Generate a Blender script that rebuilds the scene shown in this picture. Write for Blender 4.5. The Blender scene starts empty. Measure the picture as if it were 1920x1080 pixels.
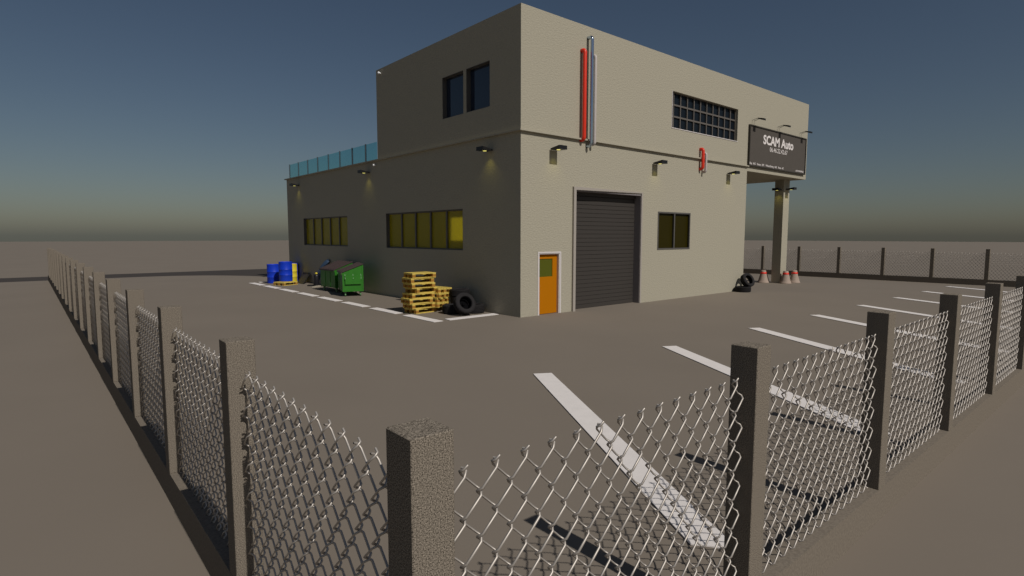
import bpy, bmesh, math, random
from mathutils import Vector, Matrix
R = math.radians
random.seed(7)
S = bpy.context.scene
COL = S.collection

# ------------------------------------------------------------------ materials
MATS = {}
def mat(name, color, rough=0.7, metal=0.0, spec=0.5, noise=0.0, nscale=20.0, bump=0.0, bscale=60.0, bdist=0.01,
        trans=0.0, ior=1.45, emit=None, estr=0.0, detail=4.0, stretch=None):
    m = bpy.data.materials.new(name); m.use_nodes = True
    nt = m.node_tree; b = nt.nodes["Principled BSDF"]
    b.inputs["Base Color"].default_value = (*color, 1)
    b.inputs["Roughness"].default_value = rough
    b.inputs["Metallic"].default_value = metal
    b.inputs["Specular IOR Level"].default_value = spec
    b.inputs["Transmission Weight"].default_value = trans
    b.inputs["IOR"].default_value = ior
    if emit:
        b.inputs["Emission Color"].default_value = (*emit, 1)
        b.inputs["Emission Strength"].default_value = estr
    if noise or bump:
        tc = nt.nodes.new("ShaderNodeTexCoord")
        src = tc.outputs["Object"]
        if stretch:
            mp = nt.nodes.new("ShaderNodeMapping"); mp.inputs["Scale"].default_value = stretch
            nt.links.new(src, mp.inputs["Vector"]); src = mp.outputs["Vector"]
    if noise:
        n = nt.nodes.new("ShaderNodeTexNoise"); n.inputs["Scale"].default_value = nscale
        n.inputs["Detail"].default_value = detail
        nt.links.new(src, n.inputs["Vector"])
        mr = nt.nodes.new("ShaderNodeMapRange")
        mr.inputs["From Min"].default_value = 0.3; mr.inputs["From Max"].default_value = 0.7
        mr.inputs["To Min"].default_value = 1 - noise; mr.inputs["To Max"].default_value = 1 + noise
        nt.links.new(n.outputs["Fac"], mr.inputs["Value"])
        vm = nt.nodes.new("ShaderNodeVectorMath"); vm.operation = 'SCALE'
        vm.inputs[0].default_value = color
        nt.links.new(mr.outputs["Result"], vm.inputs["Scale"])
        nt.links.new(vm.outputs["Vector"], b.inputs["Base Color"])
    if bump:
        n2 = nt.nodes.new("ShaderNodeTexNoise"); n2.inputs["Scale"].default_value = bscale
        n2.inputs["Detail"].default_value = 3.0
        nt.links.new(src, n2.inputs["Vector"])
        bp = nt.nodes.new("ShaderNodeBump"); bp.inputs["Strength"].default_value = bump
        bp.inputs["Distance"].default_value = bdist
        nt.links.new(n2.outputs["Fac"], bp.inputs["Height"])
        nt.links.new(bp.outputs["Normal"], b.inputs["Normal"])
    MATS[name] = m
    return m

def tinted_glass(name, tint, clear, gloss_rough=0.05, body=(0, 0, 0), body_amt=0.0):
    """clear tinted sheet: transparent + a little diffuse body + fresnel gloss"""
    m = bpy.data.materials.new(name); m.use_nodes = True
    nt = m.node_tree; nt.nodes.remove(nt.nodes["Principled BSDF"])
    out = nt.nodes["Material Output"]
    tr = nt.nodes.new("ShaderNodeBsdfTransparent"); tr.inputs["Color"].default_value = (*[c * clear for c in tint], 1)
    df = nt.nodes.new("ShaderNodeBsdfTranslucent"); df.inputs["Color"].default_value = (*body, 1)
    gl = nt.nodes.new("ShaderNodeBsdfGlossy"); gl.inputs["Roughness"].default_value = gloss_rough
    mx = nt.nodes.new("ShaderNodeMixShader"); mx.inputs["Fac"].default_value = body_amt
    nt.links.new(tr.outputs[0], mx.inputs[1]); nt.links.new(df.outputs[0], mx.inputs[2])
    fr = nt.nodes.new("ShaderNodeLayerWeight"); fr.inputs["Blend"].default_value = 0.12
    mg = nt.nodes.new("ShaderNodeMixShader")
    nt.links.new(fr.outputs["Facing"], mg.inputs["Fac"])
    nt.links.new(mx.outputs[0], mg.inputs[1]); nt.links.new(gl.outputs[0], mg.inputs[2])
    nt.links.new(mg.outputs[0], out.inputs["Surface"])
    return m

M_ground = mat("ground_dirt", (0.203, 0.172, 0.138), 0.85, spec=0.3, noise=0.035, nscale=0.35, detail=6)
M_road = mat("road_asphalt", (0.055, 0.046, 0.040), 0.85, spec=0.3, noise=0.06, nscale=2.0)
M_paint = mat("line_paint", (0.77, 0.725, 0.69), 0.7, spec=0.3, noise=0.03, nscale=6)
M_stucco = mat("stucco", (0.386, 0.358, 0.280), 0.9, spec=0.05, noise=0.05, nscale=16, bump=0.48, bscale=15, bdist=0.028, stretch=(1.0, 1.0, 1.7))
M_stucco_s = mat("stucco_ledge", (0.386, 0.358, 0.280), 0.9, spec=0.2, noise=0.04, nscale=16)
M_inner = mat("inner_plaster", (0.35, 0.33, 0.28), 0.9)
M_conc = mat("fence_concrete", (0.198, 0.170, 0.136), 0.9, spec=0.0, noise=0.8, nscale=235, detail=1.5, bump=0.4, bscale=230, bdist=0.004)
M_concwall = mat("wall_concrete", (0.195, 0.167, 0.134), 0.9, spec=0.0, noise=0.16, nscale=60, detail=3)
M_wire = mat("galvanised_wire", (0.47, 0.43, 0.385), 0.50, metal=0.6)
M_frame = mat("window_frame_metal", (0.115, 0.108, 0.100), 0.45, metal=0.2)
M_gridframe = mat("grid_frame_metal", (0.125, 0.112, 0.098), 0.55, metal=0.0)
M_yglass = mat("yellow_frosted_glass", (0.64, 0.54, 0.018), 0.24, trans=0.60, ior=1.3)
M_yglass2 = mat("dark_yellow_glass", (0.024, 0.019, 0.001), 0.4, spec=0.15)
M_gglass = mat("green_door_glass", (0.085, 0.095, 0.008), 0.25, spec=0.4)
M_bglass = mat("dark_blue_glass", (0.013, 0.022, 0.044), 0.08, spec=1.0)
M_bglass2 = mat("grid_blue_glass", (0.008, 0.012, 0.017), 0.3, spec=0.18)
M_teal = tinted_glass("teal_balcony_glass", (0.60, 0.90, 0.925), 1.0, 0.05, (0.05, 0.40, 0.45), 0.04)
M_rail = mat("rail_metal", (0.13, 0.15, 0.17), 0.4, metal=0.5)
M_white = mat("white_frame_paint", (0.62, 0.58, 0.56), 0.5)
M_orange = mat("orange_door_paint", (0.44, 0.150, 0.001), 0.6, spec=0.1)
M_gframe = mat("grey_door_frame", (0.36, 0.325, 0.285), 0.6)
M_gjamb = mat("dark_door_jamb", (0.22, 0.20, 0.20), 0.6)
M_roller = mat("roller_slat_metal", (0.052, 0.046, 0.041), 0.55, metal=0.0, spec=0.25)
M_red = mat("red_pipe_paint", (0.72, 0.035, 0.012), 0.4)
M_chrome = mat("blue_steel", (0.52, 0.62, 0.74), 0.16, metal=1.0)
M_greyp = mat("pale_pipe_paint", (0.50, 0.45, 0.42), 0.5)
M_black = mat("black_lamp_metal", (0.010, 0.010, 0.011), 0.4)
M_bulb = mat("lamp_lens", (0.8, 0.75, 0.2), 0.4, emit=(1.0, 0.90, 0.24), estr=1.7)
M_sign = mat("sign_panel", (0.092, 0.081, 0.070), 0.7, spec=0.15, noise=0.03, nscale=3)
M_signfr = mat("sign_frame", (0.035, 0.030, 0.022), 0.6)
M_text = mat("sign_lettering", (0.78, 0.73, 0.70), 0.6)
M_pallet = mat("yellow_pallet_wood", (0.60, 0.45, 0.10), 0.7, spec=0.2, noise=0.13, nscale=9, stretch=(1, 6, 6))
M_block = mat("brown_pallet_block", (0.36, 0.18, 0.035), 0.8, spec=0.2, noise=0.12, nscale=14)
M_tyre = mat("tyre_rubber", (0.018, 0.0165, 0.017), 0.8, spec=0.25)
M_rim = mat("black_wheel_rim", (0.0025, 0.0025, 0.003), 0.8, spec=0.05)
M_blue = mat("blue_drum_plastic", (0.006, 0.040, 0.50), 0.45, spec=0.3)
M_yellow = mat("yellow_drum_plastic", (0.72, 0.58, 0.04), 0.45)
M_green = mat("green_bin_paint", (0.026, 0.170, 0.012), 0.45, noise=0.08, nscale=4)
M_lid = mat("dark_bin_lid", (0.062, 0.042, 0.040), 0.55, noise=0.1, nscale=8)
M_cone = mat("dusty_cone", (0.36, 0.28, 0.225), 0.8, noise=0.08, nscale=12)
M_conered = mat("cone_red_band", (0.80, 0.040, 0.020), 0.5)
M_panel = mat("dark_sheet", (0.030, 0.026, 0.024), 0.6)
M_panelfr = mat("black_sheet_frame", (0.008, 0.008, 0.008), 0.5)
M_bluebody = mat("blue_body_panel", (0.050, 0.088, 0.150), 0.4, metal=0.2)
M_can = mat("black_can_paint", (0.010, 0.010, 0.014), 0.45)
M_plank = mat("pale_plank", (0.42, 0.38, 0.30), 0.8, noise=0.1, nscale=10)
M_cam = mat("white_camera_shell", (0.85, 0.85, 0.85), 0.3)
M_steel = mat("caster_metal", (0.10, 0.22, 0.09), 0.4, metal=0.3)

# ------------------------------------------------------------------ helpers
def finish(name, bm, m, parent=None, smooth=False, loc=None):
    me = bpy.data.meshes.new(name)
    bmesh.ops.recalc_face_normals(bm, faces=bm.faces[:])
    bm.to_mesh(me); bm.free()
    ms = m if isinstance(m, (list, tuple)) else [m]
    for x in ms: me.materials.append(x)
    if smooth:
        for p in me.polygons: p.use_smooth = True
    o = bpy.data.objects.new(name, me); COL.objects.link(o)
    if parent: o.parent = parent
    if loc: o.location = loc
    return o

def tag(o, label=None, cat=None, group=None, kind=None):
    if label: o["label"] = label
    if cat: o["category"] = cat
    if group: o["group"] = group
    if kind: o["kind"] = kind
    return o

def empty(name, loc=(0, 0, 0), rz=0.0):
    o = bpy.data.objects.new(name, None); COL.objects.link(o)
    o.location = loc; o.rotation_euler = (0, 0, rz); o.empty_display_size = 0.3
    return o

def copy_tree(o, parent=None):
    c = o.copy(); COL.objects.link(c)
    if parent: c.parent = parent
    for ch in [x for x in bpy.data.objects if x.parent == o]:
        copy_tree(ch, c)
    return c

def box(bm, x0, x1, y0, y1, z0, z1, mi=0, M=None, bevel=0):
    v = [bm.verts.new((x, y, z)) for z in (z0, z1) for y in (y0, y1) for x in (x0, x1)]
    fs = [(0, 2, 3, 1), (4, 5, 7, 6), (0, 1, 5, 4), (2, 6, 7, 3), (0, 4, 6, 2), (1, 3, 7, 5)]
    out = []
    for f in fs:
        fc = bm.faces.new([v[i] for i in f]); fc.material_index = mi; out.append(fc)
    if M is not None:
        for a in v: a.co = M @ a.co
    return v, out

def lathe(bm, prof, seg=32, M=None, mi=0, mis=None):
    rings = []
    for r, z in prof:
        if r < 1e-6:
            rings.append([bm.verts.new((0, 0, z))])
        else:
            rings.append([bm.verts.new((r * math.cos(2 * math.pi * i / seg), r * math.sin(2 * math.pi * i / seg), z)) for i in range(seg)])
    for k in range(len(rings) - 1):
        a, b = rings[k], rings[k + 1]
        for i in range(seg):
            j = (i + 1) % seg
            if len(a) == 1 and len(b) == 1: continue
            if len(a) == 1: f = bm.faces.new((a[0], b[i], b[j]))
            elif len(b) == 1: f = bm.faces.new((a[i], a[j], b[0]))
            else: f = bm.faces.new((a[i], a[j], b[j], b[i]))
            f.material_index = mis[k] if mis else mi
    if M is not None:
        for r in rings:
            for v in r: v.co = M @ v.co

def tube(bm, pts, r, seg=6, cap=True, mi=0):
    pts = [Vector(p) for p in pts]
    rings = []
    n = len(pts)
    t0 = (pts[1] - pts[0]).normalized()
    ref = Vector((0, 0, 1)) if abs(t0.z) < 0.9 else Vector((1, 0, 0))
    u = t0.cross(ref).normalized()
    for i, p in enumerate(pts):
        if i == 0: t = (pts[1] - p)
        elif i == n - 1: t = (p - pts[i - 1])
        else: t = (pts[i + 1] - p).normalized() + (p - pts[i - 1]).normalized()
        t.normalize()
        u = (u - t * u.dot(t)).normalized(); w = t.cross(u)
        rings.append([bm.verts.new(p + (u * math.cos(2 * math.pi * k / seg) + w * math.sin(2 * math.pi * k / seg)) * (r[i] if isinstance(r, list) else r)) for k in range(seg)])
    for a, b in zip(rings, rings[1:]):
        for k in range(seg):
            j = (k + 1) % seg
            f = bm.faces.new((a[k], a[j], b[j], b[k])); f.material_index = mi
    if cap:
        for rr in (rings[0], rings[-1]):
            f = bm.faces.new(rr); f.material_index = mi

def prism(bm, poly, z0, z1, mi=0):
    a = [bm.verts.new((x, y, z0)) for x, y in poly]; b = [bm.verts.new((x, y, z1)) for x, y in poly]
    n = len(poly)
    fs = [bm.faces.new(a[::-1]), bm.faces.new(b)]
    for i in range(n):
        j = (i + 1) % n
        fs.append(bm.faces.new((a[i], a[j], b[j], b[i])))
    for f in fs: f.material_index = mi
    return fs

def wall(bm, axis, d0, d1, u0, u1, z0, z1, holes):
    """upright slab between depths d0 and d1; axis 'x' runs along X (depth is y), 'y' runs along Y (depth is x)."""
    us = sorted(u for u in set([u0, u1] + [h[0] for h in holes] + [h[1] for h in holes]) if u0 <= u <= u1)
    zs = sorted(z for z in set([z0, z1] + [h[2] for h in holes] + [h[3] for h in holes]) if z0 <= z <= z1)
    def solid(i, k):
        if i < 0 or k < 0 or i >= len(us) - 1 or k >= len(zs) - 1: return False
        cu = (us[i] + us[i + 1]) / 2; cz = (zs[k] + zs[k + 1]) / 2
        return not any(h[0] < cu < h[1] and h[2] < cz < h[3] for h in holes)
    cache = {}
    def V(i, k, s):
        if (i, k, s) not in cache:
            d = (d0, d1)[s]
            cache[(i, k, s)] = bm.verts.new((us[i], d, zs[k]) if axis == 'x' else (d, us[i], zs[k]))
        return cache[(i, k, s)]
    for i in range(len(us) - 1):
        for k in range(len(zs) - 1):
            if not solid(i, k): continue
            for s in (0, 1):
                bm.faces.new((V(i, k, s), V(i + 1, k, s), V(i + 1, k + 1, s), V(i, k + 1, s)))
            if not solid(i - 1, k): bm.faces.new((V(i, k, 0), V(i, k + 1, 0), V(i, k + 1, 1), V(i, k, 1)))
            if not solid(i + 1, k): bm.faces.new((V(i + 1, k, 0), V(i + 1, k + 1, 0), V(i + 1, k + 1, 1), V(i + 1, k, 1)))
            if not solid(i, k - 1): bm.faces.new((V(i, k, 0), V(i + 1, k, 0), V(i + 1, k, 1), V(i, k, 1)))
            if not solid(i, k + 1): bm.faces.new((V(i, k + 1, 0), V(i + 1, k + 1, 0), V(i + 1, k + 1, 1), V(i, k + 1, 1)))

# ------------------------------------------------------------------ ground, road, painted lines
bm = bmesh.new()
vs = [bm.verts.new(p) for p in ((-268, -268, 0), (268, -268, 0), (268, 264, 0), (-268, 264, 0))]
bm.faces.new(vs)
tag(finish("ground", bm, M_ground), "wide bare brown ground stretching to the horizon", "ground", kind="structure")

bm = bmesh.new()
vs = [bm.verts.new((x, y, 0.004)) for x, y in ((-266, 24.6), (-5.4, 24.6), (8.0, 24.6), (21.5, 24.6), (21.5, 28.0), (-266, 28.0))]
bm.faces.new(vs)
arc = [(-5.4 + 5.6 * math.sin(R(7.5 * i)), 17.8 + 6.8 * math.cos(R(7.5 * i))) for i in range(13)]     # flared junction towards the lot
fv = [bm.verts.new((x, y, 0.004)) for x, y in arc]; tv = [bm.verts.new((x, 24.6, 0.004)) for x, y in arc[1:]]
bm.faces.new((fv[0], fv[1], tv[0]))
for i in range(1, 12): bm.faces.new((fv[i], fv[i + 1], tv[i], tv[i - 1]))
bm.faces.new([bm.verts.new((x, y, 0.004)) for x, y in ((arc[12][0], 17.8), (8.0, 17.8), (8.0, 24.6), (arc[12][0], 24.6))])
tag(finish("road", bm, M_road), "dark asphalt road behind the building with a flared junction", "road", kind="structure")

def painted(name, poly, label, cat, group):
    bm = bmesh.new(); prism(bm, poly, 0.004, 0.014)
    return tag(finish(name, bm, M_paint), label, cat, group, "structure")
ORD = ["nearest", "second", "third", "fourth", "fifth", "sixth", "seventh", "farthest"]
for k in range(8):
    x = -4.03 + 3.483 * k; y = -4.885
    d = Vector((-0.5, -0.866)); n = Vector((0.866, -0.5))
    a = Vector((x, y)); L = 5.12; w = 0.30
    poly = [a, a + d * L]
    c = a + d * (L - 0.02) + n * (w * 0.42)
    poly.append(a + d * L + n * 0.07)
    for j in range(7):
        t = R(-90 + 30 * j)          # rounded tip
        poly.append(c + d * 0.12 * math.cos(t) + n * 0.19 * math.sin(t) + n * 0.03)
    poly.append(a + n * w + d * (L - 0.15)); poly.append(a + n * w)
    # keep the outline simple: drop points that fall inside
    poly = [a, a + d * L, a + d * (L + 0.05) + n * 0.12, a + d * (L + 0.09) + n * 0.20, a + d * (L + 0.07) + n * 0.27, a + d * L + n * w, a + n * w]
    painted("parking_line", [(p.x, p.y) for p in poly], f"{ORD[k]} slanted white parking line inside the right fence", "parking line", "slanted parking lines")
for k in range(8):
    y0 = 0.77 + 2.03 * k
    painted("dashed_line", [(-2.26, y0), (-1.965, y0 + 0.02), (-1.965, y0 + 1.60), (-2.26, y0 + 1.60)],
            f"white dash, {'first' if k == 0 else ORD[k] if k < 7 else 'last'} from the building corner, along the storage strip", "road marking", "dashes along the storage strip")
painted("marking_bar", [(-1.76, 0.79), (-0.10, 0.81), (-0.06, 1.085), (-1.74, 1.07)], "white painted bar closing the storage strip in front of the tyres", "road marking", "bars across the storage strip")
painted("marking_bar", [(-1.76, 16.60), (-0.10, 16.60), (-0.06, 16.87), (-1.74, 16.87)], "far white painted bar behind the blue drums", "road marking", "bars across the storage strip")

# ------------------------------------------------------------------ the building
B = tag(empty("garage_building"), "two-storey beige rendered garage building with roller door, yellow windows and overhanging upper floor", "building")
bm = bmesh.new()
T = 0.25
Ax0, Ax1, Ay1, AH = 0.0, 12.05, 17.56, 4.95
wall(bm, 'x', 0, T, 0, 12.05, 0, AH, [(0.655, 1.495, -1, 1.725), (2.06, 5.225, -1, 3.535), (6.13, 8.08, 1.735, 3.015)])
wall(bm, 'y', 0, T, T, 17.31, 0, AH, [(2.63, 7.42, 1.76, 3.01), (10.69, 15.48, 1.76, 3.01)])
wall(bm, 'x', 17.31, 17.56, 0, 12.05, 0, AH, [])
wall(bm, 'y', 11.80, 12.05, T, 17.31, 0, AH, [])
finish("wall", bm, M_stucco, B)
bm = bmesh.new()
box(bm, -0.085, 12.05, -0.085, 17.645, AH, AH + 0.045)
finish("roof_slab", bm, M_stucco_s, B)
bm = bmesh.new()
H = 8.171
wall(bm, 'x', 0, T, 0, 17.53, 4.79, H, [(-1, 12.05, 4.0, AH + 0.045), (6.80, 11.185, 5.86, 7.065)])
wall(bm, 'y', 0, T, T, 7.71, AH + 0.045, H, [(1.305, 2.415, 5.79, 7.035), (2.56, 3.665, 5.79, 7.035)])
wall(bm, 'x', 7.71, 7.96, 0, 17.53, 4.79, H, [(-1, 12.05, 4.0, AH + 0.045)])
wall(bm, 'y', 17.28, 17.53, T, 7.71, 4.79, H, [])
box(bm, 12.05, 17.28, T, 7.71, 4.79, 5.0)
box(bm, T, 17.28, T, 7.71, 8.02, 8.12)
finish("upper_wall", bm, M_stucco, B)
bm = bmesh.new()
box(bm, 16.70, 17.29, 0.60, 1.015, 0, 4.79)
finish("column", bm, M_stucco, B)

def window(axis, u0, u1, z0, z1, depth, n, fw, fmat, gmat, rows=1, bar=None, label=None, offs=None, gd=0.02, lining=False):
    """frame with bars as the part, its glass as the sub-part; depth = distance of frame front behind the wall face"""
    bm = bmesh.new()
    bar = bar or fw
    def bx(a0, a1, c0, c1, d0, d1):
        if axis == 'x': box(bm, a0, a1, d0, d1, c0, c1)
        else: box(bm, d0, d1, a0, a1, c0, c1)
    d0, d1 = depth, depth + 0.05
    bx(u0, u1, z0, z0 + fw, d0, d1); bx(u0, u1, z1 - fw, z1, d0, d1)
    bx(u0, u0 + fw, z0 + fw, z1 - fw, d0, d1); bx(u1 - fw, u1, z0 + fw, z1 - fw, d0, d1)
    iw = (u1 - u0 - 2 * fw)
    pos = offs if offs else [u0 + fw + iw * i / n for i in range(1, n)]
    for c in pos: bx(c - bar / 2, c + bar / 2, z0 + fw, z1 - fw, d0 + 0.003, d1 - 0.003)
    if rows > 1:
        hh = z1 - z0 - 2 * fw
        for r in range(1, rows):
            c = z0 + fw + hh * r / rows
            xs = [u0 + fw] + [p for q in pos for p in (q - bar / 2, q + bar / 2)] + [u1 - fw]
            for a, b in zip(xs[::2], xs[1::2]): bx(a, b, c - 0.027, c + 0.027, d0 + 0.006, d1 - 0.006)
    if lining:          # dark lining of the opening
        e = 0.012
        bx(u0, u1, z0, z0 + e, 0.002, d0); bx(u0, u1, z1 - e, z1, 0.002, d0)
        bx(u0, u0 + e, z0 + e, z1 - e, 0.002, d0); bx(u1 - e, u1, z0 + e, z1 - e, 0.002, d0)
    w = finish("window", bm, fmat, B)
    if label: w["label"] = label
    g = bmesh.new()
    a0, a1, c0, c1 = u0 + fw * .5, u1 - fw * .5, z0 + fw * .5, z1 - fw * .5
    e0, e1 = depth + gd, depth + gd + 0.008
    if axis == 'x': box(g, a0, a1, e0, e1, c0, c1)
    else: box(g, e0, e1, a0, a1, c0, c1)
    # the glass passes behind the bars as one sheet
    finish("pane", g, gmat, w)
    return w
window('y', 2.63, 7.42, 1.76, 3.01, 0.07, 5, 0.045, M_frame, M_yglass, bar=0.07, lining=True, label="long five-pane yellow window nearer the front corner", gd=0.052)
window('y', 10.69, 15.48, 1.76, 3.01, 0.07, 5, 0.045, M_frame, M_yglass, bar=0.07, lining=True, label="long five-pane yellow window behind the green dumpsters", gd=0.052)
window('x', 6.13, 8.08, 1.735, 3.015, -0.012, 2, 0.05, M_frame, M_yglass2, bar=0.06, label="two-pane dark yellow window right of the roller door", gd=0.075)
bars = [7.035 + 0.4195 * i for i in range(10)]
window('x', 6.80, 11.185, 5.86, 7.065, 0.10, 11, 0.02, M_gridframe, M_bglass2, rows=3, bar=0.045, offs=bars, label="wide grid window of small dark blue panes on the upper floor", gd=0.052)
window('y', 1.305, 2.415, 5.79, 7.035, 0.130, 1, 0.018, M_frame, M_bglass, lining=True, label="dark blue upper window nearer the front corner", gd=0.02)
window('y', 2.56, 3.665, 5.79, 7.035, 0.130, 1, 0.018, M_frame, M_bglass, lining=True, label="dark blue upper window farther from the front corner", gd=0.02)
# pale trim round the grid window
bm = bmesh.new()
box(bm, 6.775, 11.21, -0.014, 0.0, 5.835, 5.86); box(bm, 6.775, 6.80, -0.014, 0.0, 5.86, 7.065)
finish("window_trim", bm, M_white, B)

# pedestrian door
bm = bmesh.new()
box(bm, 0.700, 1.450, 0.080, 0.125, 0.012, 1.056); box(bm, 0.700, 1.450, 0.080, 0.125, 1.560, 1.690)
box(bm, 0.700, 0.730, 0.080, 0.125, 1.056, 1.560); box(bm, 1.275, 1.450, 0.080, 0.125, 1.056, 1.560)
door = finish("door", bm, M_orange, B); door["label"] = "orange door with a green-tinted pane"
bm = bmesh.new(); box(bm, 0.730, 1.275, 0.098, 0.106, 1.056, 1.560); finish("door_glass", bm, M_gglass, door)
bm = bmesh.new()
box(bm, 0.625, 0.655 + 0.008, -0.014, 0.0, 0, 1.76); box(bm, 1.495 - 0.008, 1.535, -0.014, 0, 0, 1.76)
box(bm, 0.663, 1.487, -0.014, 0, 1.717, 1.76)
box(bm, 0.655, 0.697, 0.0, 0.2, 0, 1.725); box(bm, 1.453, 1.495, 0.0, 0.2, 0, 1.725); box(bm, 0.697, 1.453, 0.0, 0.2, 1.693, 1.725)
finish("door_frame", bm, M_white, door)

# roller door
bm = bmesh.new()
n = 27; hh = 3.38 / n
for i in range(n):
    z = i * hh
    v = [bm.verts.new((x, y, zz)) for x in (2.10, 5.185) for y, zz in ((0.258, z + 0.002), (0.250, z + 0.010), (0.248, z + hh * .55), (0.246, z + hh - 0.008), (0.258, z + hh - 0.002))]
    a, b = v[:5], v[5:]
    for j in range(4): bm.faces.new((a[j], b[j], b[j + 1], a[j + 1]))
box(bm, 2.10, 5.185, 0.264, 0.28, 0, 3.49)
box(bm, 2.10, 5.185, 0.20, 0.262, 3.39, 3.49)
rd = finish("roller_door", bm, M_roller, B); rd["label"] = "dark grey slatted roller door"
bm = bmesh.new()
box(bm, 1.985, 2.085, -0.065, 0.0, 0, 3.61); box(bm, 5.195, 5.265, -0.028, 0, 0, 3.565)
v, fs = box(bm, 2.085, 5.265, -0.065, 0.0, 3.52, 3.61)
for a in v:                     # the lintel trim thins out towards the right
    if a.co.x > 5: a.co.z = 3.565 if a.co.z < 3.56 else 3.60; a.co.y = -0.028 if a.co.y < -0.01 else a.co.y
finish("door_frame", bm, M_gframe, rd)
bm = bmesh.new()
box(bm, 2.06, 2.10, 0.001, 0.29, 0, 3.52); box(bm, 5.185, 5.225, 0.001, 0.29, 0, 3.52); box(bm, 2.06, 5.225, 0.001, 0.29, 3.4905, 3.534)
finish("door_track", bm, M_gjamb, rd)

# interior floor and partition (seen through the yellow panes)
bm = bmesh.new()
box(bm, 0.26, 11.79, 8.2, 8.32, 0.01, 4.94)
finish("inner_wall", bm, M_inner, B)

# glass balustrade on the terrace
RAIL = tag(empty("balustrade", (0.0, 0, AH + 0.045)), "teal glass balustrade with dark posts along the terrace edge", "railing")
py = [17.06 - 1.163 * k for k in range(8)]
for y in py:
    bm = bmesh.new(); box(bm, -0.022, 0.022, y - 0.022, y + 0.022, 0, 0.665)
    finish("post", bm, M_rail, RAIL)
ends = py + [7.985]
for a, b in zip(ends, ends[1:]):
    bm = bmesh.new(); box(bm, -0.006, 0.006, b + 0.024, a - 0.024, 0.012, 0.645)
    finish("glass_panel", bm, M_teal, RAIL)

# ------------------------------------------------------------------ pipes
def pipe(x, y, z0, z1, r, m, label, cat="pipe", bend=0.075):
    bm = bmesh.new()
    pts = [(x, 0.03, z1 - 0.0)]
    for i in range(7):
        a = R(90 * i / 6); pts.append((x, y + bend - bend * math.sin(a), z1 - bend + bend * math.cos(a)))
    for i in range(7):
        a = R(90 * i / 6); pts.append((x, y + bend - bend * math.cos(a), z0 + bend - bend * math.sin(a)))
    pts.append((x, 0.03, z0))
    tube(bm, pts, r, 14)
    return tag(finish("wall_pipe", bm, m, smooth=True), label, cat, "pipes bent into the front wall")
pipe(2.297, -0.134, 4.95, 7.44, 0.057, M_red, "tall red painted pipe on the front wall beside the steel one")
pipe(2.557, -0.168, 4.80, 7.84, 0.049, M_chrome, "tallest pipe, blue polished steel, between the red and pale ones")
pipe(2.718, -0.160, 4.86, 7.36, 0.046, M_greyp, "tall pale grey pipe right of the steel one", bend=0.06)
pipe(8.585, -0.129, 4.60, 5.30, 0.056, M_red, "short red pipe over the two-pane window")
pipe(8.754, -0.150, 4.50, 5.16, 0.045, M_greyp, "short pale grey pipe right of the short red one", bend=0.06)

# ------------------------------------------------------------------ wall lamps
def make_lamp():
    t = empty("wall_lamp")          # local: wall at y=0, sticks out towards -y, underside at z=0
    bm = bmesh.new()
    w = 0.15
    v = [bm.verts.new(p) for p in ((-w, -0.04, 0), (w, -0.04, 0), (w, -0.385, -0.006), (-w, -0.385, -0.006),
                                   (-w, -0.04, 0.04), (w, -0.04, 0.04), (w, -0.385, 0.098), (-w, -0.385, 0.098))]
    for f in ((0, 1, 2, 3), (4, 7, 6, 5), (0, 4, 5, 1), (1, 5, 6, 2), (2, 6, 7, 3), (3, 7, 4, 0)): bm.faces.new([v[i] for i in f])
    finish("housing", bm, M_black, t)
    for s in (-0.075, 0.075):
        bm = bmesh.new(); tube(bm, [(s, 0.0, 0.02), (s, -0.045, 0.02)], 0.006, 6); finish("rod", bm, M_black, t)
    bm = bmesh.new()
    lathe(bm, [(0, -0.005), (0.050, -0.005), (0.055, 0.0)], 20, Matrix.Translation((0.0, -0.205, -0.003)))
    finish("lens", bm, M_bulb, t)
    ld = bpy.data.lights.new("bulb", 'SPOT'); ld.energy = 5.5; ld.color = (1.0, 0.88, 0.16)
    ld.spot_size = R(105); ld.spot_blend = 1.0; ld.shadow_soft_size = 0.03
    lo = bpy.data.objects.new("bulb", ld); COL.objects.link(lo); lo.parent = t
    lo.location = (0, -0.205, -0.03)
    return t
lamp0 = make_lamp()
LZ = 4.553
spots = [(1.20, 0, LZ, 0, "black wall lamp between the pedestrian door and the tall pipes"),
         (5.90, 0, LZ, 0, "black wall lamp on the front, above right edge of the roller door"),
         (10.62, 0, LZ, 0, "black wall lamp on the front near the sign end of the wall"),
         (0, 1.285, LZ, -90, "black wall lamp on the shaded side nearest the front corner"),
         (0, 8.70, LZ, -90, "black wall lamp on the shaded side below the terrace end by the upper storey"),
         (0, 15.95, LZ, -90, "black wall lamp on the shaded side over the blue drums"),
         (17.0, 0.60, 4.33, 0, "small black lamp on the sunlit face of the column"),
         (16.70, 0.82, 4.30, -90, "small black lamp on the shaded face of the column")]
for i, (x, y, z, a, lab) in enumerate(spots):
    t = lamp0 if i == 0 else copy_tree(lamp0)
    t.location = (x, y, z); t.rotation_euler = (0, 0, R(a))
    tag(t, lab, "lamp", "black wall lamps")
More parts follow.
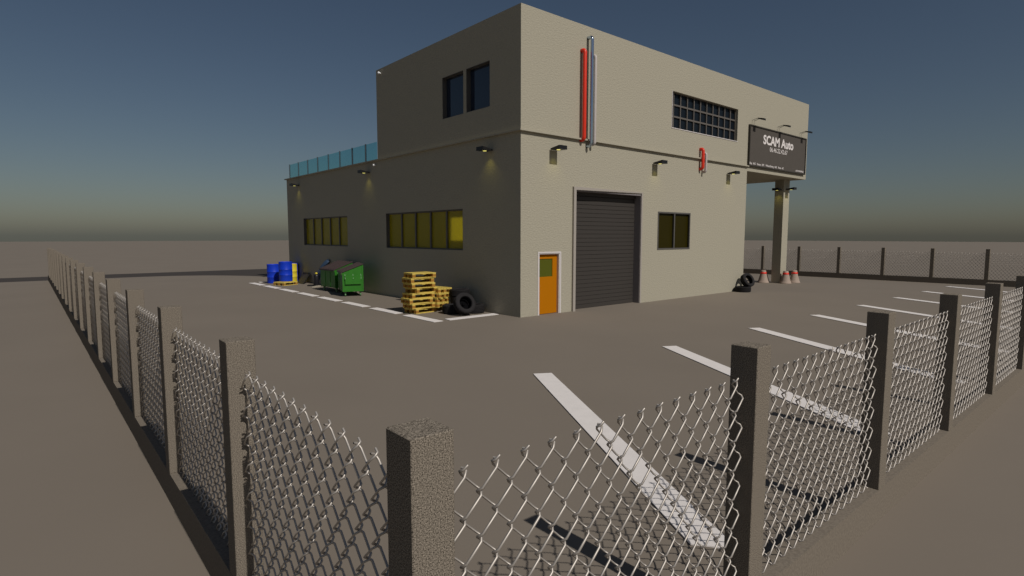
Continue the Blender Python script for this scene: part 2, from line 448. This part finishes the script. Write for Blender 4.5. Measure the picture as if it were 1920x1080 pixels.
# sign lamps on thin rods
def make_sign_lamp():
    t = empty("sign_lamp")
    for s in (-0.085, 0.085):
        bm = bmesh.new(); tube(bm, [(s, 0.0, 0.0), (s, -0.03, 0.012), (s, -0.245, 0.062)], 0.009, 6); finish("rod", bm, M_black, t)
    bm = bmesh.new(); w = 0.105
    v = [bm.verts.new(p) for p in ((-w, -0.235, 0.030), (w, -0.235, 0.030), (w, -0.455, -0.050), (-w, -0.455, -0.050),
                                   (-w, -0.235, 0.07), (w, -0.235, 0.07), (w, -0.465, 0.020), (-w, -0.465, 0.020))]
    for f in ((0, 1, 2, 3), (4, 7, 6, 5), (0, 4, 5, 1), (1, 5, 6, 2), (2, 6, 7, 3), (3, 7, 4, 0)): bm.faces.new([v[i] for i in f])
    finish("housing", bm, M_black, t)
    return t
sl0 = make_sign_lamp()
for i, (x, lab) in enumerate([(12.40, "left one of three rod lamps over the sign"), (14.63, "middle one of three rod lamps over the sign"), (16.80, "right one of three rod lamps, at the building corner over the sign")]):
    t = sl0 if i == 0 else copy_tree(sl0)
    t.location = (x, 0, 6.797); tag(t, lab, "lamp", "rod lamps over the sign")

# ------------------------------------------------------------------ the sign
SG = tag(empty("shop_sign", (12.03, 0, 4.985)), "dark sign board reading SCAM Auto with a phone number", "sign")
bm = bmesh.new(); box(bm, 0.045, 5.195, -0.055, -0.001, 0.045, 1.575); finish("board", bm, M_sign, SG)
bm = bmesh.new()
box(bm, 0, 5.24, -0.085, 0, 0, 0.045); box(bm, 0, 5.24, -0.085, 0, 1.575, 1.62)
box(bm, 0, 0.045, -0.085, 0, 0.045, 1.575); box(bm, 5.195, 5.24, -0.085, 0, 0.045, 1.575)
finish("sign_frame", bm, M_signfr, SG)
def text(body, x0, x1, z0, z1, name, bold=0.0):
    """lettering stretched to span x0..x1 and z0..z1 of the sign plane (world metres)"""
    c = bpy.data.curves.new("tmp", 'FONT'); c.body = body; c.size = 1.0; c.extrude = 0.0; c.offset = bold
    c.resolution_u = 4
    o = bpy.data.objects.new("tmp", c); COL.objects.link(o)
    dg = bpy.context.evaluated_depsgraph_get()
    me = bpy.data.meshes.new_from_object(o.evaluated_get(dg))
    bpy.data.objects.remove(o); bpy.data.curves.remove(c)
    xs = [v.co.x for v in me.vertices]; ys = [v.co.y for v in me.vertices]
    ax, bx_, ay, by = min(xs), max(xs), min(ys), max(ys)
    for v in me.vertices:
        x = x0 + (v.co.x - ax) / (bx_ - ax) * (x1 - x0); z = z0 + (v.co.y - ay) / (by - ay) * (z1 - z0)
        v.co = (x - 12.03, -0.059, z - 4.985)
    me.name = name
    me.materials.clear(); me.materials.append(M_text)
    o = bpy.data.objects.new(name, me); COL.objects.link(o); o.parent = SG
    return o
text("SCAM Auto", 13.20, 15.98, 5.955, 6.34, "lettering", 0.030)
text("06.46.22.42.67", 13.79, 15.43, 5.705, 5.89, "lettering", 0.004)
text("Bay  60€   Ramp  20€   Wheel fitting  40€   Parts  4€", 12.13, 15.12, 5.045, 5.155, "lettering", 0.018)
text("AUTOMOBILE", 16.31, 17.13, 5.075, 5.145, "lettering", 0.03)

# small white cameras
def ball_camera(x, y, z, label):
    t = empty("dome_camera", (x, y, z))
    bm = bmesh.new(); tube(bm, [(0, 0, 0), (-0.05, 0, 0)], 0.018, 10); finish("mount", bm, M_cam, t)
    bm = bmesh.new(); bmesh.ops.create_uvsphere(bm, u_segments=16, v_segments=10, radius=0.045, matrix=Matrix.Translation((-0.08, 0, 0)))
    finish("ball", bm, M_cam, t, smooth=True)
    tag(t, label, "camera", "small round white cameras")
ball_camera(0, 7.60, 8.00, "small round white camera at the top back corner of the upper storey")
ball_camera(0, 8.12, 4.80, "small round white camera under the terrace edge")

# a lit work light standing inside the hall, seen blurred through the yellow pane
WL = tag(empty("work_light", (0.50, 3.46, 0)), "glowing work light standing inside behind the nearest yellow pane", "lamp")
bm = bmesh.new(); tube(bm, [(0, 0, 0.02), (0, 0, 2.02)], 0.02, 8); box(bm, -0.2, 0.2, -0.2, 0.2, 0.0, 0.02)
finish("stand", bm, M_black, WL)
bm = bmesh.new(); box(bm, -0.04, 0.04, -0.46, 0.46, 2.05, 2.78)
M_work = mat("work_light_face", (0.8, 0.8, 0.6), 0.5, emit=(1.0, 0.93, 0.6), estr=0.95)
finish("lamp_face", bm, M_work, WL)

# ------------------------------------------------------------------ fences
PITCH = 0.132; ROW = 0.158
def mesh_panel_mesh(width, seg=5):
    """woven diamond mesh: flattened helices hooked into each other, local x along the fence, z up"""
    bm = bmesh.new()
    half = PITCH / 2; n = int(width / half); x0 = (width - n * half) / 2
    d = 0.015; e = 0.009; r = 0.0053
    ztop, zbot = 1.447, 0.222
    steps = int(round((ztop - zbot) / (ROW / 2)))
    for k in range(n):
        xa, xb = x0 + k * half, x0 + (k + 1) * half
        pts = []
        for j in range(steps):
            za = ztop - j * ROW / 2; zb = za - ROW / 2
            odd = (j + k) % 2
            xs, xe = (xb, xa) if odd == 0 else (xa, xb)
            sgn = 1 if xe > xs else -1
            y = -d if odd == 0 else d
            if j == 0: pts.append((xs - sgn * 0.0, 0, za + 0.010))
            pts.append((xs + sgn * 0.004, y, za - 0.012)); pts.append((xe - sgn * 0.004, y, zb + 0.012))
            if j < steps - 1: pts.append((xe + sgn * e, 0, zb))
            else: pts.append((xe, y * 0.3, zb + 0.004))
        x, _, z = pts[0]
        if pts[1][0] > x: pts = [(x + 0.012, -0.012, z + 0.014), (x - 0.004, -0.012, z + 0.003), (x - 0.010, 0.002, z - 0.005)] + pts[1:]   # twisted tips
        else: pts = [(x + 0.002, 0.012, z + 0.002), (x + 0.008, 0.004, z + 0.000), (x + 0.008, -0.008, z - 0.005)] + pts[1:]
        rr = [r * (0.80 if p[1] > 0.006 else 1.0) for p in pts]
        tube(bm, pts, rr, seg, cap=False)
    me = bpy.data.meshes.new("mesh_panel")
    bm.to_mesh(me); bm.free(); me.materials.append(M_wire)
    for p in me.polygons: p.use_smooth = True
    return me
PW = 0.148; PHT = 1.628; BW = 0.262
bm = bmesh.new(); box(bm, 0, PW, 0, PW, BW, PHT)
bmesh.ops.bevel(bm, geom=[e for e in bm.edges], offset=0.0035, segments=1, affect='EDGES')
bm_me = bpy.data.meshes.new("post"); bmesh.ops.recalc_face_normals(bm, faces=bm.faces[:]); bm.to_mesh(bm_me); bm.free(); bm_me.materials.append(M_conc)
def put(name, me, loc, rz, parent):
    o = bpy.data.objects.new(name, me); COL.objects.link(o); o.parent = parent; o.location = loc; o.rotation_euler = (0, 0, rz); return o
PX, PY = -9.283, -10.07; FX = 22.38
me_r = mesh_panel_mesh(2.033 - PW - 0.03)
me_l = mesh_panel_mesh(1.929 - PW - 0.03)

F1 = tag(empty("chain_link_fence", (PX, PY, 0)), "chain-link fence with concrete posts running to the right in front of the parking lines", "fence")
bm = bmesh.new(); box(bm, 0, FX - PX, 0, PW, 0, BW); finish("base_wall", bm, M_concwall, F1)
for k in range(16):
    put("post", bm_me, (k * 2.033, 0, 0), 0, F1)
    if k < 15: put("mesh_panel", me_r, (k * 2.033 + PW + 0.012, PW / 2, 0), 0, F1)

F2 = tag(empty("chain_link_fence", (PX, PY, 0)), "chain-link fence with concrete posts receding along the left side of the lot", "fence")
bm = bmesh.new(); box(bm, 0, PW, PW, 24.5 + 10.07, 0, BW); finish("base_wall", bm, M_concwall, F2)
for k in range(18):
    if k > 0: put("post", bm_me, (0, k * 1.929, 0), 0, F2)
    if k < 17: put("mesh_panel", me_l, (PW / 2, k * 1.929 + PW + 0.012, 0), R(90), F2)

FX = 22.38; SPF = 2.030
F3 = tag(empty("chain_link_fence", (FX, 0, 0)), "far chain-link fence with dark posts beyond the traffic cones", "fence")
bm = bmesh.new(); box(bm, 0, PW, -10.07, 22.0, 0, BW); finish("base_wall", bm, M_concwall, F3)
y0f = -10.07
ks = range(0, 16)
for k in ks:
    y = y0f + k * SPF
    if y > 22: break
    put("post", bm_me, (0, y, 0), 0, F3)
    if y + SPF < 22.2: put("mesh_panel", me_r, (PW / 2, y + PW + 0.005, 0), R(90), F3)

# ------------------------------------------------------------------ pallets
def make_pallet():
    t = empty("pallet")
    W2, D2 = 0.38, 0.26                  # 0.76 along x, 0.52 along y
    bm = bmesh.new()
    for i in range(5):
        y = -D2 + i * 0.106
        box(bm, -W2, W2, y, y + 0.096, 0.112, 0.144)
    for x in (-W2, -0.05, W2 - 0.10): box(bm, x + 0.001, x + 0.099, -D2 + 0.001, D2 - 0.001, 0.0965, 0.1122)
    finish("top_deck", bm, M_pallet, t)
    for y in (-D2, -0.05, D2 - 0.10):
        bm = bmesh.new(); box(bm, -W2, W2, y, y + 0.10, 0.0, 0.020); finish("bottom_board", bm, M_pallet, t)
    for x in (-W2 + 0.002, W2 - 0.102):
        for y in (-D2 + 0.002, -0.05, D2 - 0.102):
            bm = bmesh.new(); box(bm, x, x + 0.10, y, y + 0.10, 0.0202, 0.0963)
            finish("block", bm, M_block, t)
    return t
pal0 = make_pallet()
tower = [(0.01, 0.04, 9), (-0.06, 0.01, 1), (-0.13, 0.00, -1), (-0.06, 0.02, 2), (0.05, 0.05, 9), (-0.05, 0.00, -1), (-0.08, 0.01, 0), (-0.03, -0.01, -2)]
NAMES = ["bottom", "second lowest", "third lowest", "fourth lowest", "fifth lowest", "sixth lowest", "second highest", "top"]
for i, (dx, dy, a) in enumerate(tower):
    t = pal0 if i == 0 else copy_tree(pal0)
    t.location = (-1.475 + dx, 2.67 + dy, 0.001 + 0.1445 * i); t.rotation_euler = (0, 0, R(a))
    tag(t, f"yellow wooden pallet, {NAMES[i]} of the tall stack of eight", "pallet", "pallets in the tall stack")
NM2 = ["bottom", "second lowest", "middle", "second highest", "top"]
for i, (dx, dy, a) in enumerate([(-0.03, 0.30, 4), (-0.03, 0.02, 15), (-0.02, 0.02, 13), (0.01, 0.00, 16), (0.05, 0.0, 7)]):
    t = copy_tree(pal0)
    a2 = R(a + 90); fr_c = Vector((-0.60 + dx, 2.44 + dy))      # its front right corner
    ctr = fr_c + Vector((math.cos(a2), math.sin(a2))) * 0.38 + Vector((-math.sin(a2), math.cos(a2))) * 0.26
    t.location = (ctr.x, ctr.y, 0.001 + 0.137 * i); t.rotation_euler = (0, 0, a2); t.scale = (1, 1, 0.945)
    tag(t, f"yellow wooden pallet, {NM2[i]} of the lower stack between tall stack and tyres", "pallet", "pallets in the low stack")
t = copy_tree(pal0); t.location = (-1.25, 14.55, 0.001); t.rotation_euler = (0, 0, R(22)); t.scale = (1, 1.3, 1)
tag(t, "single yellow pallet under the front blue drum", "pallet")

# ------------------------------------------------------------------ tyres
def tyre_bm(bm, Rr=0.30, w=0.205, rin=0.185, M=None):
    prof = [(rin, -w * .36), (rin + 0.012, -w * .46), (Rr - 0.045, -w * .50), (Rr - 0.012, -w * .44)]
    ng = 5
    for i in range(ng):
        z0 = -w * .40 + w * .80 * i / ng; z1 = -w * .40 + w * .80 * (i + 1) / ng
        prof += [(Rr - 0.014, z0 + 0.004), (Rr, z0 + 0.008), (Rr, z1 - 0.008), (Rr - 0.014, z1 - 0.004)]
    prof += [(Rr - 0.012, w * .44), (Rr - 0.045, w * .50), (rin + 0.012, w * .46), (rin, w * .36), (rin + 0.02, w * .30), (Rr - 0.03, w * .2), (Rr - 0.03, -w * .2), (rin + 0.02, -w * .30), (rin, -w * .36)]
    lathe(bm, prof, 44, M)
def tyre(loc, label, M=None, Rr=0.30, w=0.205, group=None):
    bm = bmesh.new(); tyre_bm(bm, Rr, w, Rr * 0.6)
    o = finish("tyre", bm, M_tyre, smooth=False)
    o.location = loc
    if M: o.rotation_euler = M
    return tag(o, label, "tyre", group)
for i, (nm, dx) in enumerate([("bottom", 0), ("middle", 0.01), ("top", -0.005)]):
    tyre((-0.37 + dx, 2.30 - dx, 0.108 + 0.215 * i), f"black tyre, {nm} of the upright stack of three against the wall", group="tyres in the corner stack", w=0.215)
tyre((-0.90, 1.90, 0.128), "black tyre lying flat left of the leaning wheel", w=0.255, group="loose tyres by the pallets")
tyre((-0.345, 1.62, 0.13), "black tyre lying flat right of the leaning wheel", w=0.255, group="loose tyres by the pallets")
def aim(n):
    return Vector(n).to_track_quat('Z', 'Y').to_euler()
def wheel(loc, nrm, label, group=None, Rr=0.30, w=0.24, rim=True):
    t = empty("wheel", loc); t.rotation_euler = aim(nrm)
    bm = bmesh.new(); tyre_bm(bm, Rr, w, Rr * 0.61); finish("tyre", bm, M_tyre, t)
    if rim:
        bm = bmesh.new()
        rr = Rr * 0.61
        lathe(bm, [(rr, w * .36), (rr - 0.012, w * .34), (rr - 0.02, -w * .1), (rr - 0.02, -w * .3)], 32)
        lathe(bm, [(0.0, -0.095), (0.10, -0.095), (rr - 0.02, -0.085)], 32)
        lathe(bm, [(0, -0.05), (0.035, -0.05), (0.042, -0.06), (0.042, -0.09)], 16)
        finish("rim", bm, M_rim, t)
    return tag(t, label, "wheel", group)
nrm = Vector((-0.14, -0.89, 0.42)).normalized()
wheel((-0.895, 1.335, 0.325), nrm, "black car wheel leaning on the tyre stack by the painted bar")
tyre((11.44, -0.33, 0.11), "black tyre lying flat against the sunlit wall end", w=0.215, group="tyres by the sunlit wall end")
t = tyre((11.72, -0.36, 0.44), "black tyre tilted on top of the flat one at the sunlit wall end", w=0.22, group="tyres by the sunlit wall end", Rr=0.29)
t.rotation_euler = aim((-0.20, -0.86, 0.46))

# ------------------------------------------------------------------ drums
def drum(x, y, z, m, label, group=None):
    bm = bmesh.new()
    r = 0.288
    lathe(bm, [(0, 0.01), (r - 0.02, 0.01), (r - 0.012, 0.0), (r, 0.012), (r, 0.27), (r + 0.009, 0.285), (r, 0.30), (r, 0.52), (r + 0.009, 0.535), (r, 0.55), (r, 0.82),
               (r + 0.003, 0.868), (r - 0.008, 0.88), (r - 0.016, 0.872), (r - 0.022, 0.858), (0, 0.858)], 40)
    o = finish("oil_drum", bm, m, smooth=True)
    o.data.set_sharp_from_angle(angle=R(40)) if hasattr(o.data, "set_sharp_from_angle") else None
    o.location = (x, y, z)
    bm = bmesh.new()
    lathe(bm, [(0, 0.884), (0.03, 0.884), (0.032, 0.858)], 12, Matrix.Translation((0.16, 0.05, 0)))
    finish("bung", bm, m, o)
    return tag(o, label, "drum", group)
drum(-1.312, 15.92, 0, M_blue, "blue drum standing on the ground left of the pallet", "blue oil drums")
drum(-1.12, 14.87, 0.146, M_blue, "blue drum raised on the yellow pallet", "blue oil drums")
drum(-0.586, 15.76, 0, M_yellow, "yellow drum between two blue drums")
drum(-0.300, 16.40, 0, M_blue, "blue drum against the wall mostly hidden by the yellow one", "blue oil drums")

# ------------------------------------------------------------------ dumpsters
def make_bin():
    t = empty("dumpster")             # low side at -x, high side at +x, length along y (0 = near end)
    W, L = 0.74, 1.38
    z0, zl, zh = 0.18, 0.86, 1.14
    bm = bmesh.new()
    def prof(y, ins):
        return [(0 + ins, y, z0), (W - ins, y, z0), (W - ins, y, zh), (0 + ins, y, zl)]
    a = [bm.verts.new(p) for p in prof(0, 0)]; b = [bm.verts.new(p) for p in prof(L, 0)]
    for i in range(4): bm.faces.new((a[i], a[(i + 1) % 4], b[(i + 1) % 4], b[i]))
    bm.faces.new(a[::-1]); bm.faces.new(b)
    # vertical ribs on the low side, rim round the top
    for y in (0.45, 0.93): box(bm, -0.012, 0.0, y - 0.015, y + 0.015, z0, zl - 0.06)
    box(bm, -0.03, 0.0, 0.0, L, zl - 0.055, zl - 0.004)
    # rolled edges of the near end
    box(bm, -0.002, 0.05, -0.012, 0.0, z0, zl - 0.0); box(bm, W - 0.05, W, -0.012, 0.0, z0, zh - 0.03); box(bm, 0.05, W - 0.05, -0.012, 0.0, z0, z0 + 0.05)
    finish("body", bm, M_green, t)
    for s in (0, 1):      # fork pocket plates on both ends
        bm = bmesh.new()
        yy = (-0.002, -0.060) if s == 0 else (L + 0.002, L + 0.060)
        zt, zb = 0.76, 0.45
        box(bm, 0.09, W - 0.09, min(yy), max(yy), zb, zt)
        for x in (0.09, W / 2, W - 0.09):
            g = [bm.verts.new((x + q, yv, zv)) for q in (-0.009, 0.009) for yv, zv in ((yy[0], zt + 0.05), (yy[1] + (yy[1] - yy[0]) * .35, zt - 0.12), (yy[1], zt - 0.14))]
            bm.faces.new((g[0], g[1], g[2])); bm.faces.new((g[3], g[5], g[4])); bm.faces.new((g[0], g[3], g[4], g[1]))
        finish("fork_pocket", bm, M_green, t)
    for k in range(2):    # two lid halves
        bm = bmesh.new()
        ya, yb = (-0.02, L / 2 - 0.006) if k == 0 else (L / 2 + 0.006, L + 0.02)
        def P(u, h): return (-0.05 + u * (W + 0.06), zl - 0.018 + u * (zh - zl + 0.024) + h)
        def slab(u0, u1, y0, y1, h0, h1):
            v = []
            for h in (h0, h1):
                for y in (y0, y1):
                    for u in (u0, u1):
                        x, z = P(u, h); v.append(bm.verts.new((x, y, z)))
            for f in ((0, 2, 3, 1), (4, 5, 7, 6), (0, 1, 5, 4), (2, 6, 7, 3), (0, 4, 6, 2), (1, 3, 7, 5)): bm.faces.new([v[i] for i in f])
        slab(0, 1, ya, yb, 0.022, 0.044)
        slab(0, 0.03, ya, yb, -0.012, 0.0218)
        for j in range(3):
            yc = ya + (yb - ya) * (j + 0.5) / 3
            slab(0.06, 0.97, yc - 0.05, yc + 0.05, 0.0442, 0.056)
        finish("lid", bm, M_lid, t)
    for x in (0.10, W - 0.10):
        for y in (0.10, L - 0.10):
            bm = bmesh.new()
            box(bm, x - 0.035, x + 0.035, y - 0.03, y + 0.05, 0.125, z0 - 0.001)
            lathe(bm, [(0, -0.02), (0.05, -0.02), (0.056, -0.012), (0.056, 0.012), (0.05, 0.02), (0, 0.02)], 18,
                  Matrix.Translation((x, y + 0.0, 0.057)) @ Matrix.Rotation(R(90), 4, 'Y'))
            for q in (-0.026, 0.026): box(bm, x + q - 0.003, x + q + 0.003, y - 0.02, y + 0.02, 0.05, 0.126)
            finish("caster", bm, M_steel, t)
    return t
d0 = make_bin(); d0.location = (-1.415, 8.12, 0); d0.rotation_euler = (0, 0, R(-17.5)); tag(d0, "green sloped-lid dumpster, the nearer of two", "dumpster", "green dumpsters")
d1 = copy_tree(d0); d1.location = (-1.02, 9.70, 0); d1.rotation_euler = (0, 0, 0); tag(d1, "green sloped-lid dumpster behind, nearer the blue drums", "dumpster", "green dumpsters")

# ------------------------------------------------------------------ things beyond the dumpsters
bm = bmesh.new()                          # curved blue body panel standing against the wall
ctl = [(-0.36, 13.60, 0.01), (-0.35, 13.50, 0.18), (-0.34, 13.40, 0.36), (-0.30, 13.24, 0.605), (-0.22, 13.06, 0.87), (-0.12, 12.88, 1.08), (-0.04, 12.66, 1.19)]
rows = []
for i, c_ in enumerate(ctl):
    q = Vector(c_); w = (0.40, 0.46, 0.52, 0.58, 0.56, 0.42, 0.22)[i]
    rows.append([q, q + Vector((-0.05, -w * .3, 0.0)), q + Vector((-0.05, -w * .7, -0.02)), q + Vector((0.0, -w, -0.04))])
N = len(ctl) - 1
g = [[bm.verts.new(p) for p in r] for r in rows]
for i in range(N):
    for j in range(3): bm.faces.new((g[i][j], g[i][j + 1], g[i + 1][j + 1], g[i + 1][j]))
o = finish("body_panel", bm, M_bluebody, smooth=True)
md = o.modifiers.new("thickness", 'SOLIDIFY'); md.thickness = 0.018
tag(o, "tall curved blue car body panel leaning on the wall behind the dumpsters", "car part")
CN = tag(empty("gas_canister", (-0.46, 12.96, 0)), "black canister with a yellow cap beside the blue panel", "canister")
bm = bmesh.new(); lathe(bm, [(0, 0.0), (0.105, 0.0), (0.115, 0.02), (0.115, 0.44), (0.10, 0.50), (0.05, 0.53), (0, 0.53)], 24)
finish("body", bm, M_can, CN, smooth=True)
bm = bmesh.new(); lathe(bm, [(0, 0.60), (0.035, 0.60), (0.055, 0.575), (0.055, 0.531), (0, 0.531)], 16)
finish("cap", bm, M_yellow, CN, smooth=True)
bm = bmesh.new(); lathe(bm, [(0.02, 0.0), (0.16, 0.0), (0.17, 0.02), (0.16, 0.045), (0.13, 0.05), (0.02, 0.05)], 28)
o = finish("rubber_ring", bm, M_tyre); o.location = (-0.58, 13.28, 0); tag(o, "flat black rubber ring on the ground beside the canister", "rubber ring")
bm = bmesh.new(); box(bm, -0.05, 0.05, -0.29, 0.29, 0, 0.05)
o = finish("plank", bm, M_plank); o.location = (-0.62, 12.58, 0.001); o.rotation_euler = (0, 0, R(-50)); tag(o, "short pale plank on the ground behind the dumpsters", "plank")
PN = tag(empty("framed_sheet", (-0.50, 14.42, 0.005)), "black framed dark sheet leaning beside the drums", "sheet")
Mx = Matrix(((1, 0, 0, 0), (0, 1, 0, 0), (0, 0, 1, 0), (0, 0, 0, 1)))
def sheet_pt(s, h, off):
    # s along the bottom edge, h up the slope
    b0 = Vector((0, 0, 0)); e = Vector((0.02, 1.0, 0)).normalized(); up = Vector((0.43, 0.30, 0.47)).normalized(); nn = e.cross(up).normalized()
    return b0 + e * s + up * h + nn * off
def sheet_box(bm, s0, s1, h0, h1, o0, o1):
    v = [bm.verts.new(sheet_pt(s, h, o_)) for o_ in (o0, o1) for h in (h0, h1) for s in (s0, s1)]
    for f in ((0, 2, 3, 1), (4, 5, 7, 6), (0, 1, 5, 4), (2, 6, 7, 3), (0, 4, 6, 2), (1, 3, 7, 5)): bm.faces.new([v[i] for i in f])
bm = bmesh.new(); sheet_box(bm, 0.02, 0.80, 0.02, 0.66, 0.005, 0.012); finish("sheet", bm, M_panel, PN)
bm = bmesh.new()
sheet_box(bm, 0, 0.035, 0, 0.68, -0.01, 0.03); sheet_box(bm, 0.80, 0.82, 0, 0.68, -0.01, 0.025); sheet_box(bm, 0.02, 0.80, 0, 0.02, -0.01, 0.025); sheet_box(bm, 0.02, 0.80, 0.66, 0.68, -0.01, 0.025)
finish("frame", bm, M_panelfr, PN)

# ------------------------------------------------------------------ cones
def make_cone():
    t = empty("traffic_cone")
    bm = bmesh.new()
    lathe(bm, [(0.0, 0.002), (0.262, 0.002), (0.262, 0.016), (0.245, 0.035), (0.205, 0.16), (0.165, 0.30), (0.137, 0.42)], 32)
    lathe(bm, [(0.122, 0.505), (0.112, 0.56), (0.095, 0.585), (0.07, 0.59), (0.06, 0.575)], 32)
    finish("body", bm, M_cone, t, smooth=True)
    bm = bmesh.new(); lathe(bm, [(0.139, 0.4195), (0.143, 0.425), (0.127, 0.50), (0.121, 0.506)], 32)
    finish("red_band", bm, M_conered, t, smooth=True)
    return t
c0 = make_cone()
for i, (x, y, lab) in enumerate([(16.46, 1.28, "dusty cone with a red band left of the column"), (16.76, 0.37, "dusty cone with a red band in front of the column's right edge"),
                                 (17.55, 0.31, "dusty cone with a red band farthest right of the column"), (16.98, 1.50, "dark shaded cone mostly hidden behind the column")]):
    t = c0 if i == 0 else copy_tree(c0)
    t.location = (x, y, 0); tag(t, lab, "traffic cone", "traffic cones round the column")

# ------------------------------------------------------------------ light
W = bpy.data.worlds.new("World"); S.world = W; W.use_nodes = True
nt = W.node_tree; bg = nt.nodes["Background"]
sky = nt.nodes.new("ShaderNodeTexSky"); sky.sky_type = 'NISHITA'; sky.sun_disc = False
sky.sun_elevation = R(44.5); sky.sun_rotation = R(180)
sky.air_density = 1.0; sky.dust_density = 1.0; sky.ozone_density = 1.3; sky.altitude = 0
nt.links.new(sky.outputs[0], bg.inputs["Color"]); bg.inputs["Strength"].default_value = 0.05
ld = bpy.data.lights.new("sun", 'SUN'); ld.energy = 5.0; ld.angle = R(0.5); ld.color = (1.0, 0.95, 0.89)
lo = bpy.data.objects.new("sun", ld); COL.objects.link(lo)
el = R(44.5); az = R(0.15)
sd = Vector((math.sin(az) * math.cos(el), -math.cos(az) * math.cos(el), math.sin(el)))   # towards the sun
lo.rotation_euler = sd.to_track_quat('Z', 'Y').to_euler(); lo.location = (20, -30, 30)

# ------------------------------------------------------------------ camera
cam = bpy.data.cameras.new("camera"); cam.sensor_width = 36; cam.lens = 36 * 1066.99 / 1920; cam.clip_end = 2000; cam.clip_start = 0.05
co = bpy.data.objects.new("camera", cam); COL.objects.link(co)
yaw, pitch, roll = math.pi / 4 + 0.07809, -0.09138, 0.00054
fw = Vector((math.cos(yaw) * math.cos(pitch), math.sin(yaw) * math.cos(pitch), math.sin(pitch)))
rt = Vector((math.sin(yaw), -math.cos(yaw), 0)); up = rt.cross(fw)
c, s = math.cos(roll), math.sin(roll)
r2 = rt * c + up * s; u2 = up * c - rt * s
Mc = Matrix((r2, u2, -fw)).transposed().to_4x4(); Mc.translation = Vector((-10.076, -11.435, 2.2))
co.matrix_world = Mc
S.camera = co
S.render.engine = 'CYCLES'
S.view_settings.view_transform = 'Standard'; S.view_settings.look = 'None'
S.view_settings.gamma = 1; S.view_settings.exposure = -0.8
S.render.resolution_x = 1024; S.render.resolution_y = 576
